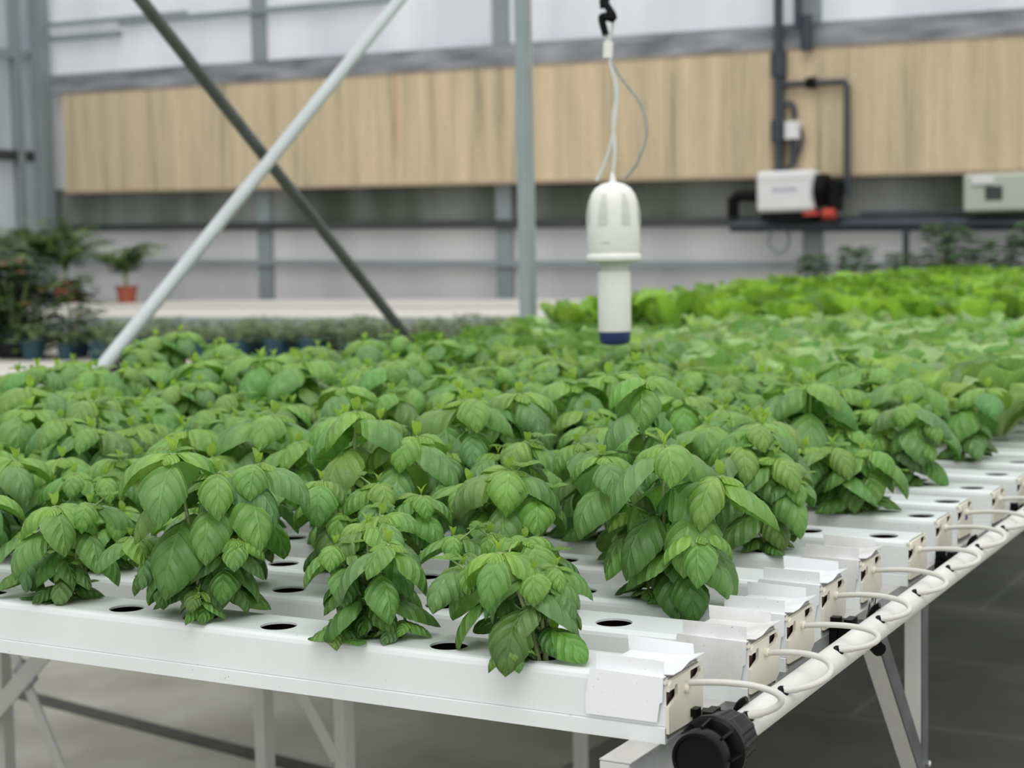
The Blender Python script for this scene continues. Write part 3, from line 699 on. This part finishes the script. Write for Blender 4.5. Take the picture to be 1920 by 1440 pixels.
# ------------------------------------------------------------------ greenhouse post and X braces beside the bench
root=empty('steel_post',(-2.85,5.025,FLOOR),'grey-green steel greenhouse post standing beside the lettuce rows','post')
m=MB(); m.box((-.028,-.034,0),(.028,.034,4.2),bev=.004); m.build('post_tube',M['post'],root)
m=MB(); m.box((.0285,-.020,0),(.0325,-.012,4.2)); m.box((.0285,.012,0),(.0325,.020,4.2)); m.build('post_rib',M['galv_light'],root)
def seg_through(p,q,a,b):    # extend the line p-q between heights a and b
    p,q=Vector(p),Vector(q); d=(q-p)/(q.z-p.z); return p+d*(a-p.z),p+d*(b-p.z)
a,b=seg_through((-2.78,2.306,.154),(-2.78,3.92,1.382),-.62,2.6)
m=MB(); m.tube([a,b],.0225,20); tag(m.build('diagonal_brace',M['galv_light'],smooth=True),'light galvanised tube brace rising from lower left to upper right','brace')
a,b=seg_through((-2.86,3.971,.137),(-2.86,2.553,1.22),-.66,2.6)
m=MB(); m.tube([a,b],.021,20); tag(m.build('diagonal_brace',M['galv_dark'],smooth=True),'dark weathered tube brace falling from upper left to lower right','brace')
m=MB(); m.box((-2.81,3.05,.70),(-2.805,3.20,.84)); 

# ------------------------------------------------------------------ hanging climate sensor
sx,sy=-.917,1.868; 
root=empty('climate_sensor',(sx,sy,.205),'white dome-topped climate sensor with navy tip hanging above the leaves','sensor')
m=MB(); m.lathe([(.0275,.030),(.0365,.030),(.037,.034),(.037,.158),(.036,.164)],40); m.build('sensor_tube',M['sensor'],root,smooth=True)
m=MB(); m.lathe([(.020,.0),(.030,.003),(.0345,.010),(.0355,.030)],40); m.build('tip_cap',M['navy'],root,smooth=True)
m=MB(); m.lathe([(.036,.184),(.058,.186),(.062,.190),(.062,.198),(.058,.202),(.057,.207)],48); m.build('base_flange',M['sensor'],root,smooth=True)
m=MB(); m.lathe([(.030,.158),(.033,.186)],32); m.build('neck',M['slot'],root)
prof=[(.0575,.206),(.0590,.212),(.0590,.270),(.0580,.296),(.0548,.318),(.049,.335),(.039,.349),(.025,.358),(.008,.362)]
m=MB(); m.lathe(prof,64,rfun=lambda a,i: 1-.05*(1 if (i>=3 and (a*7/(2*PI))%1<.0) else 0)); m.build('dome_housing',M['sensor'],root,smooth=True)
m=MB()
for k in range(7):
    a=2*PI*(k+.3)/7; c,s_=math.cos(a),math.sin(a); t=Vector((-s_,c,0)); v=[]
    for r,z,w in ((.0596,.266,.010),(.0590,.291,.010),(.0550,.318,.0075),(.0490,.335,.004)):
        r=r*1.004; v+= [Vector((r*c,r*s_,z))-t*w,Vector((r*c,r*s_,z))+t*w]
    m.add(v,[(0,1,3,2),(2,3,5,4),(4,5,7,6)])
m.build('vent_slot',M['slot'],root,recalc=False)
m=MB(); m.tube([(0,0,.358),(0,0,.385)],[.009,.0035],12); m.build('cable_gland',M['sensor'],root,smooth=True)
m=MB(); m.box((-.004,-.0598,.228),(.018,-.0590,.231)); m.build('label_line',M['slot'],root)
# cables
z0=.205
root=empty('hanging_cable',(sx,sy,z0+.385),'twisted pale cable the sensor hangs from, with a slack loop','cable')
m=MB(); m.tube([Vector(p) for p in smoothpts([(-.040,0,-.018),(-.018,0,.02),(0.002,0,.08),(.010,.004,.17),(-.002,0,.24),(-.006,0,.265)],6)],.0046,8)
m.tube(smoothpts([(.002,.0,0),(.006,.0,.05),(.002,.004,.12),(.012,.004,.18),(-.004,0,.25)],6),.0046,8); m.build('cable_pair',M['cablep'],root,smooth=True)
m=MB(); m.tube(smoothpts([(.030,0,-.016),(.062,.0,.020),(.080,.01,.085),(.066,.01,.145),(.026,.004,.20),(.0,0,.245)],8),.0032,8); m.build('slack_loop',M['cable'],root,smooth=True)
m=MB(); m.tube([(-.008,0,.250),(-.006,0,.285)],.011,10); m.build('cable_clamp',M['sensor'],root,smooth=True)
m=MB(); m.tube(smoothpts([(-.006,0,.28),(-.016,0,.32),(-.004,0,.37),(-.014,0,.42),(-.006,0,.9)],6),.0042,8); m.tube(smoothpts([(-.004,0,.28),(.006,0,.33),(-.010,0,.38),(.004,0,.43),(-.010,0,.9)],6),.0036,8); m.build('cable_pair_upper',M['cablep'],root,smooth=True)
m=MB(); m.tube(smoothpts([(-.010,-.004,.300),(-.018,-.006,.34),(.012,-.008,.335),(-.016,-.006,.385),(.002,-.006,.42),(-.014,-.006,.36),(-.012,-.006,.47)],6),.0085,8); m.build('cable_knot',M['black'],root,smooth=True)

# ------------------------------------------------------------------ the greenhouse shell
WY=13.5
def wz(x,z): return z-.0168*(x+13.65)        # the bench runs slightly uphill to the right, so the far wall reads as falling
def wbox(m,x0,x1,y0,y1,z0,z1,mi=0):
    v=[(x,y,wz(x,z)) for z in (z0,z1) for (x,y) in ((x0,y0),(x1,y0),(x1,y1),(x0,y1))]
    m.add(v,[(0,3,2,1),(4,5,6,7),(0,1,5,4),(1,2,6,5),(2,3,7,6),(3,0,4,7)],mi)
def struct(o): o['kind']='structure'; return o
m=MB(); m.box((-16,-3,FLOOR-.05),(6,16,FLOOR)); struct(m.build('floor',M['floor']))
m=MB(); m.prism([(-7,2.95),(-1.75,2.03),(-1.75,2.10),(-7,3.02)],FLOOR-.001,FLOOR+.004,'z'); struct(m.build('trim_7',simple('kerb_shadow_strip',(.05,.05,.042),.9,noise=.4,nscale=14)))  # thin dark strip stands in for the kerb's shadow on the floor
m=MB(); m.box((-1.35,2.35,FLOOR),(3.5,13.0,FLOOR+.004)); tag(m.build('dark_floor_layer',M['mat']),'dark seamed layer over the floor under the bench','floor layer')  # thin dark layer over the concrete, darkening the floor under the bench
m=MB(); wbox(m,-14.1,2,WY+.05,WY+.07,2.50,6.0); struct(m.build('wall_back_upper',M['polyup']))
m=MB(); wbox(m,-14.2,2,WY+.08,WY+.09,1.2,2.55); struct(m.build('wall_back_middle',M['polylow']))
m=MB(); wbox(m,-14.1,2,WY+.05,WY+.07,FLOOR,.80); struct(m.build('wall_back_lower',M['polylow']))
m=MB(); m.box((-14.2,-2,FLOOR),(-14.15,WY,6)); struct(m.build('wall_left',M['polyleft']))
# window strip under the pad (open vent, dim outside seen through dusty film)
m=MB(); wbox(m,-14.1,2,WY+.05,WY+.06,.80,1.26); struct(m.build('window_1',poly_mat('dusty_vent_film',(.40,.41,.40),.5,(.12,.15,.10))))
hr=random.Random(3)
# wall frame members
m=MB(); wbox(m,-14.0,2,WY-.06,WY+.04,2.385,2.62); struct(m.build('trim_1',M['plasticsheet']))
m=MB(); wbox(m,-14.0,2,WY-.05,WY+.03,.755,.84); struct(m.build('trim_2',M['framed']))
m=MB(); wbox(m,-14.0,2,WY-.04,WY+.03,.36,.42); struct(m.build('trim_3',M['frame']))
m=MB(); wbox(m,-13.9,-12.8,WY-.04,WY+.03,3.02,3.08); wbox(m,-12.8,-9.0,WY-.04,WY+.03,3.14,3.20); wbox(m,-13.9,-11.8,WY-.04,WY+.03,3.20,3.24); struct(m.build('trim_4',M['frame']))
for i,(x,up) in enumerate([(-10.80,1),(-7.72,1),(-4.42,1),(-1.4,1)]):
    m=MB(); wbox(m,x-.09,x+.09,WY-.005,WY+.05,FLOOR,6)
    o=m.build('wall_post',M['frame']); tag(o,'grey upright post of the back wall, %s from the left corner'%ORD[i+1],'post','upright posts of the back wall')
m=MB(); m.box((-14.02,WY-.22,FLOOR),(-13.86,WY-.06,5.5)); tag(m.build('corner_post',M['frame']),'grey corner post where side wall meets back wall','post')
for i,(y,) in enumerate([(13.1,),(11.2,),(9.2,)]):
    m=MB(); m.box((-14.14,y-.05,FLOOR),(-14.04,y+.05,5.5)); tag(m.build('wall_post',M['frame']),'slim grey post on the side wall, %s from the corner'%ORD[i],'post','posts on the side wall')
m=MB(); m.box((-14.12,-1,2.80),(-14.05,WY-.1,2.90)); struct(m.build('trim_5',M['frame']))
m=MB(); m.box((-14.12,-1,1.60),(-14.05,WY-.1,1.72)); struct(m.build('trim_6',M['framed']))
# bright outside strips seen faintly through the film
for i,(x,w,z0_,z1_) in enumerate([(-12.35,.16,2.66,3.2),(-11.85,.10,2.66,3.2),(-8.35,.12,2.6,6),(-5.30,.25,2.6,6),(-3.75,.25,2.6,6),(-2.9,.2,2.6,6)]):
    pass
# cooling pad: one module per 0.6 m
npad=19; x0=-13.63; wpad=.60
for i in range(26):
    xa=x0+i*wpad
    if xa>1.2: break
    m=MB(); wbox(m,xa+.002,xa+wpad-.002,WY-.12,WY-.01,1.235,2.375)
    o=m.build('cooling_pad',M['pad'])
    tag(o,'tan corrugated cooling pad panel, %s from the left end of the wall'%ORD[i] if i<20 else 'tan corrugated cooling pad panel beyond the last pipe',
        'cooling pad','cooling pad panels along the back wall')
trayM=simple('tan_pad_tray',(.36,.28,.19),.6)
for z0_,z1_,t_ in ((2.3755,2.385,'above'),(1.20,1.2345,'below')):
    m=MB(); wbox(m,x0-.03,2,WY-.13,WY-.062 if t_=='above' else WY-.0,z0_,z1_)
    tag(m.build('pad_tray',trayM),'thin tan metal tray running along the wall %s the cooling pads'%t_,'tray')

# outside hedge behind the vent film
# ------------------------------------------------------------------ water pipework on the wall
Y1=13.32
def P(x,z): return Vector((x,Y1,z))
root=empty('pad_pipework',(-4.67,Y1,.6),'dark grey vertical water pipe with side loop in front of the cooling pad','pipe'); R0=root.location
def tb(name,pts,r,mat): m=MB(); m.tube([Vector((x-R0.x,(y-R0.y),z-R0.z)) for x,y,z in pts],r,12); return m.build(name,mat,root,smooth=True)
tb('riser_pipe',[(-4.67,Y1,.95),(-4.67,Y1,3.4)],.045,M['dpipe']); tb('pipe_union',[(-4.67,Y1,1.98),(-4.67,Y1,2.20)],.075,M['dpipe'])
tb('pipe_union',[(-4.68,Y1,1.38),(-4.68,Y1,1.58)],.068,M['dpipe']); tb('side_pipe',[(-4.48,Y1,2.40),(-4.48,Y1,3.4)],.040,M['dpipe']); tb('side_pipe',[(-4.40,Y1,2.20),(-4.40,Y1,2.52)],.055,M['dpipe'])
tb('branch_pipe',[(-4.63,Y1,1.905),(-4.04,Y1,1.895),(-4.02,Y1,1.86),(-4.02,Y1,.86)],.030,M['dpipe']); tb('branch_valve',[(-4.40,Y1,1.905),(-4.31,Y1,1.905)],.052,M['black'])
tb('bypass_pipe',smoothpts([(-4.64,Y1,1.71),(-4.56,Y1,1.73),(-4.52,Y1,1.66),(-4.52,Y1,1.58)],5),.026,M['dpipe'])
tb('water_filter',[(-4.53,Y1-.02,1.40),(-4.53,Y1-.02,1.56)],.080,M['boxwhite']); tb('filter_base',[(-4.53,Y1-.02,1.16),(-4.53,Y1-.02,1.40)],.035,M['dpipe'])
tb('filter_hose',smoothpts([(-4.46,Y1-.02,1.50),(-4.44,Y1-.02,1.38),(-4.53,Y1-.02,1.18),(-4.62,Y1-.02,1.10)],5),.020,M['dpipe'])
tb('inlet_pipe',[(-5.13,Y1,.69),(-5.13,Y1,.86),(-5.09,Y1,.895),(-4.80,Y1,.895)],.055,M['black'])
root=empty('wall_main_pipe',(-5.1,Y1,.60),'thick dark water main running level below the white pump box','pipe'); R0=root.location
tb('main_run',[(-5.16,Y1+.02,.62),(-1.0,Y1+.02,.55)],.06,M['dpipe']); tb('drop_pipe',[(-3.10,Y1,.62),(-3.10,Y1,-.3)],.045,M['dpipe']); tb('upper_run',[(-3.9,Y1,.70),(-1.5,Y1,.68)],.02,M['dpipe'])
tb('drop_pipe',[(-3.48,Y1,.55),(-3.48,Y1,-.2)],.03,M['dpipe'])
m=MB(); m.tube([Vector((-4.68+.10*math.cos(a)-R0.x,0,.47+.11*math.sin(a)-R0.z)) for a in [i*PI/10 for i in range(21)]],.018,8); m.build('coiled_hose',M['frame'],root,smooth=True)
root=empty('pump_box',(-4.53,Y1-.10,.73),'white rounded pump housing with dark blue lettering in front of the cooling pad','pump')
m=MB(); m.box((-.29,-.12,0),(.26,.12,.375),bev=.03); m.build('housing',M['boxwhite'],root)
m=MB(); m.box((-.27,-.123,.285),(.24,-.121,.292)); m.build('lid_seam',M['slot'],root)
m=MB()
for k,(w) in enumerate([.03,.022,.03,.018,.028,.024,.03]): m.box((-.125+k*.034,-.1225,.19),(-.125+k*.034+w*.8,-.121,.212))
q=m.build('blurred_lettering',M['textblue'],root); q['label']='small dark blue lettering'
m=MB(); m.lathe([(.13,.262),(.15,.27),(.15,.36),(.11,.38)],24,(0,0,.19),'x'); m.box((.38,-.07,.0),(.48,.08,.27)); m.build('motor',M['black'],root)
m=MB(); m.box((.16,-.1,-.04),(.30,.1,0)); m.lathe([(.05,.34),(.05,.45)],14,(0,-.06,-.03),'x'); m.build('valve_handle',M['red'],root)
m=MB(); m.box((-.25,-.08,-.08),(.22,.1,.0)); m.build('mounting_bracket',M['black'],root)
root=empty('wall_unit',(-2.72,Y1-.05,.68),'pale cream unit with dark screen on the back wall right of the pump','control unit')
m=MB(); m.box((-.22,-.08,0),(.35,.08,.33),bev=.02); m.build('housing',simple('pale_cream_housing',(.46,.50,.42),.5),root)
m=MB(); m.box((-.03,-.085,.10),(.12,-.081,.22)); m.build('screen',M['framed'],root)
m=MB(); m.box((-.14,-.1,.24),(.05,-.08,.31)); m.build('lamp_panel',M['boxwhite'],root)

# ------------------------------------------------------------------ benches behind, left
def bench(x0,x1,y0,y1,z,label,mat,grp='side benches'):
    root=empty('side_bench',((x0+x1)/2,(y0+y1)/2,FLOOR),label,'bench',grp); X=(x1-x0)/2; Y=(y1-y0)/2; H=z-FLOOR
    m=MB(); m.box((-X,-Y,H-.03),(X,Y,H)); m.build('bench_top',mat,root)
    m=MB(); m.box((-X-.01,-Y-.02,H-.07),(X+.01,-Y,H+.006)); m.box((X,-Y,H-.07),(X+.02,Y,H+.006)); m.box((-X-.02,-Y,H-.07),(-X,Y,H+.006)); m.box((-X,Y,H-.07),(X,Y+.02,H+.006)); m.build('bench_edge',M['galv_light'],root)
    for sx_ in (-1,1):
        for sy_ in (-1,1):
            m=MB(); m.box((sx_*(X-.2)-.025,sy_*(Y-.2)-.025,0),(sx_*(X-.2)+.025,sy_*(Y-.2)+.025,H-.03)); m.build('leg',M['leg'],root)
bench(-13.4,-4.2,8.6,10.5,-.05,'empty cream-topped side bench, the nearer of two',M['bench'])
bench(-13.4,-5.4,10.7,12.7,-.05,'cream-topped side bench against the back wall, under the potted palms',M['bench'])
bench(-9.5,-3.35,4.7,8.1,-.21,'side bench crowded with dark potted herbs',M['bench'])

def pot_plant(name,loc,kind,label,cat,group,rng,potmat,pr_=.06,ph=.10,scale=1,square=False,meshes={}):
    root=empty(name,loc,label,cat,group); root.scale=(scale,)*3
    m=MB(); m.lathe([(pr_*.74,0),(pr_*.98,ph*.86),(pr_*1.08,ph*.87),(pr_*1.08,ph),(pr_*.98,ph)],20 if not square else 4); m.build('pot',potmat,root,smooth=not square)
    m=MB(); m.lathe([(pr_*.95,ph*.9),(pr_*.95,ph*.985)],16); m.build('soil',M['soil'],root)
    key=(kind,rng.randrange(4))
    if key not in meshes:
        lv=Leaves(6,4); st=MB()
        if kind=='palm':
            for i in range(3): st.tube([(0,0,ph*.5),(rng.uniform(-.02,.02),rng.uniform(-.02,.02),ph+.22)],[.012,.006],6)
            for i in range(13):
                az=i*2.4+rng.uniform(-.3,.3); th=rng.uniform(1.0,1.5); L=rng.uniform(.28,.46); p=Vector((0,0,ph+rng.uniform(.05,.2))); pts=[]
                for q in range(9):
                    tq=th-q*.17; p=p+Vector((math.cos(az)*math.cos(tq),math.sin(az)*math.cos(tq),math.sin(tq)))*L/9; pts.append(p.copy())
                st.tube(pts,.004,4,cap=False)
                for q in range(1,9):
                    for sd in (-1,1):
                        for rep in (0,.5):
                            pp=pts[q-1].lerp(pts[q],rep)
                            g=rng.random(); c=mixc((.035,.10,.018),(.20,.30,.05),g**3)
                            lv.leaf(pp,az+sd*rng.uniform(.6,1.0),rng.uniform(.12,.17),.036,.35,-.9,c,shape='blade',cup=.3,rng=rng)
        elif kind in('bush','leafy'):
            for i in range(5):
                a=i*1.26; st.tube([(0,0,ph*.8),(.08*math.cos(a),.08*math.sin(a),ph+.22)],[.006,.003],5)
            for i in range(300):
                a=rng.uniform(0,6.28); z=rng.random(); r=.17*math.sqrt(rng.random())*(1.1-.5*z)
                g=rng.random(); c=(.022,.06,.014) if g<.68 else ((.10,.18,.035) if g<.9 else (.15,.09,.035))
                if kind=='leafy': c=mixc((.035,.10,.03),(.11,.24,.075),g*g)
                lv.leaf((r*math.cos(a),r*math.sin(a),ph*.35+z*.40),a+rng.uniform(-.6,.6),rng.uniform(.06,.1),.05,.5,-.8,c,cup=.5,rng=rng)
        else: # herb
            for i in range(7):
                a=i*.9; st.tube([(0,0,ph*.8),(.03*math.cos(a),.03*math.sin(a),ph+.05+.02*(i%3))],[.003,.0015],5)
            for i in range(95):
                a=rng.uniform(0,6.28); z=rng.random(); r=.105*math.sqrt(rng.random())*(1.15-.4*z)
                g=rng.random(); c=mixc((.05,.10,.04),(.36,.46,.22),g*g)
                lv.leaf((r*math.cos(a),r*math.sin(a),ph*.8+z*.11),a+rng.uniform(-.6,.6),rng.uniform(.035,.065),.03,.6,-.6,c,cup=.5,rng=rng)
        o=st.build('t',M['stem'],recalc=False); ms=o.data; bpy.data.objects.remove(o); meshes[key]=(lv.mesh(kind+'_leaves',M['palm']),ms)
    child('foliage',meshes[key][0],root).rotation_euler=(0,0,rng.uniform(0,6)); child('stems',meshes[key][1],root)
rp=random.Random(12)
pot_plant('potted_palm',(-12.25,11.9,-.05),'palm','potted palm in a terracotta pot, second from the right on the rear bench','potted plant','potted palms on the rear bench',rp,M['terra'],.105,.16,1.45)
pot_plant('potted_palm',(-11.45,11.95,-.05),'palm','smaller potted palm in a terracotta pot, rightmost on the rear bench','potted plant','potted palms on the rear bench',rp,M['terra'],.095,.15,1.2)
for i,(x,y) in enumerate([(-12.75,11.75),(-13.05,12.25),(-12.55,11.1)]):
    pot_plant('potted_palm',(x,y,-.05),'palm','bushy potted palm at the left end of the rear bench, %s from the frame edge'%ORD[2-i],'potted plant','potted palms on the rear bench',rp,M['bpot'],.10,.15,1.45)
n=0
for i,(x,y,s_) in enumerate([(-8.55,7.1,1.5),(-8.15,6.9,1.7),(-7.75,6.6,1.6),(-7.35,6.35,1.45),(-7.0,6.5,1.2),(-8.3,6.35,1.4),(-7.9,6.0,1.35),(-8.9,7.4,1.5)]):
    pot_plant('potted_shrub',(x,y,-.21),'bush','dark red-flecked shrub in a black pot at the left bench end, plant %s'%ORD[i] if False else 'dark red-flecked potted shrub among the dark shrubs at the left bench end','potted plant','dark potted shrubs',rp,M['bpot'],.09,.12,s_)
for r_ in range(4):
    for q in range(13):
        x=-7.05+q*.23+r_*.10; y=6.2+r_*.30+q*.055
        if x>-3.6 or y>7.95: continue
        pot_plant('potted_herb',(x,y,-.21),'herb','small grey-green herb in a dark teal pot on the herb bench','potted plant','potted herbs in teal pots',rp,M['teal'],.075,.12,rp.uniform(.8,1.15))
# black round pot beside the brace foot
pot_plant('potted_herb',(-5.62,5.42,-.21),'herb','small herb in a black round pot beside the foot of the light brace','potted plant',None,rp,M['bpot'],.085,.13,1.0)
# dark tall plants beyond the lettuce
root_b=bench(-5.2,.6,12.45,13.05,-.1,'narrow bench under the dark leafy plants behind the lettuce',M['bench'],'rear benches')
for i,x in enumerate([-4.15,-3.75,-3.35,-2.95,-2.55,-2.2,-1.85]):
    pot_plant('potted_shrub',(x,12.75,-.1),'leafy','dark green leafy potted plant behind the far lettuce rows','potted plant','dark plants behind the lettuce',rp,M['bpot'],.09,.10,1.0+.38*(i>=3)*(1 if i!=4 else .6)+.15*(i%2))

# ------------------------------------------------------------------ light, sky, camera
w=bpy.data.worlds.new('World'); bpy.context.scene.world=w; w.use_nodes=True; nt=w.node_tree
bg=nt.nodes['Background']; tc=nd(nt,'ShaderNodeTexCoord'); sp=nd(nt,'ShaderNodeSeparateXYZ'); nt.links.new(tc.outputs['Generated'],sp.inputs[0])
cr=nd(nt,'ShaderNodeValToRGB'); e=cr.color_ramp.elements; e[0].position=.0; e[0].color=(.80,.79,.77,1); e[1].position=.75; e[1].color=(1.0,1.03,1.05,1)
nt.links.new(sp.outputs[2],cr.inputs[0]); nt.links.new(cr.outputs[0],bg.inputs['Color']); bg.inputs['Strength'].default_value=1.12
sd=bpy.data.lights.new('diffuse_sun','SUN'); sd.energy=1.1; sd.angle=math.radians(40); sd.color=(1,.985,.95)
so=bpy.data.objects.new('diffuse_sun',sd); C.objects.link(so); so.rotation_euler=(math.radians(28),math.radians(14),0)

cam_c=(0.6865,-1.4908,0.4183); yaw,pitch,roll,F=-0.5079,0.0798,-0.0191,3114.1
cy,sy_=math.cos(yaw),math.sin(yaw); cp,sp_=math.cos(pitch),math.sin(pitch)
f=Vector((sy_*cp,cy*cp,-sp_)); r0=Vector((cy,-sy_,0)); u0=r0.cross(f)
r=r0*math.cos(roll)+u0*math.sin(roll); u=u0*math.cos(roll)-r0*math.sin(roll)
cd=bpy.data.cameras.new('camera'); cam=bpy.data.objects.new('camera',cd); C.objects.link(cam)
Mx=Matrix((r,u,-f)).transposed().to_4x4(); Mx.translation=Vector(cam_c); cam.matrix_world=Mx
cd.sensor_width=36; cd.lens=F/1920*36; cd.clip_start=.05; cd.clip_end=100
cd.dof.use_dof=True; cd.dof.focus_distance=1.85; cd.dof.aperture_fstop=6.5
sc=bpy.context.scene; sc.camera=cam
sc.view_settings.view_transform='Standard'; sc.view_settings.look='None'; sc.view_settings.exposure=0
sc.cycles.use_denoising=True; sc.cycles.max_bounces=8; sc.cycles.transmission_bounces=6; sc.cycles.diffuse_bounces=4
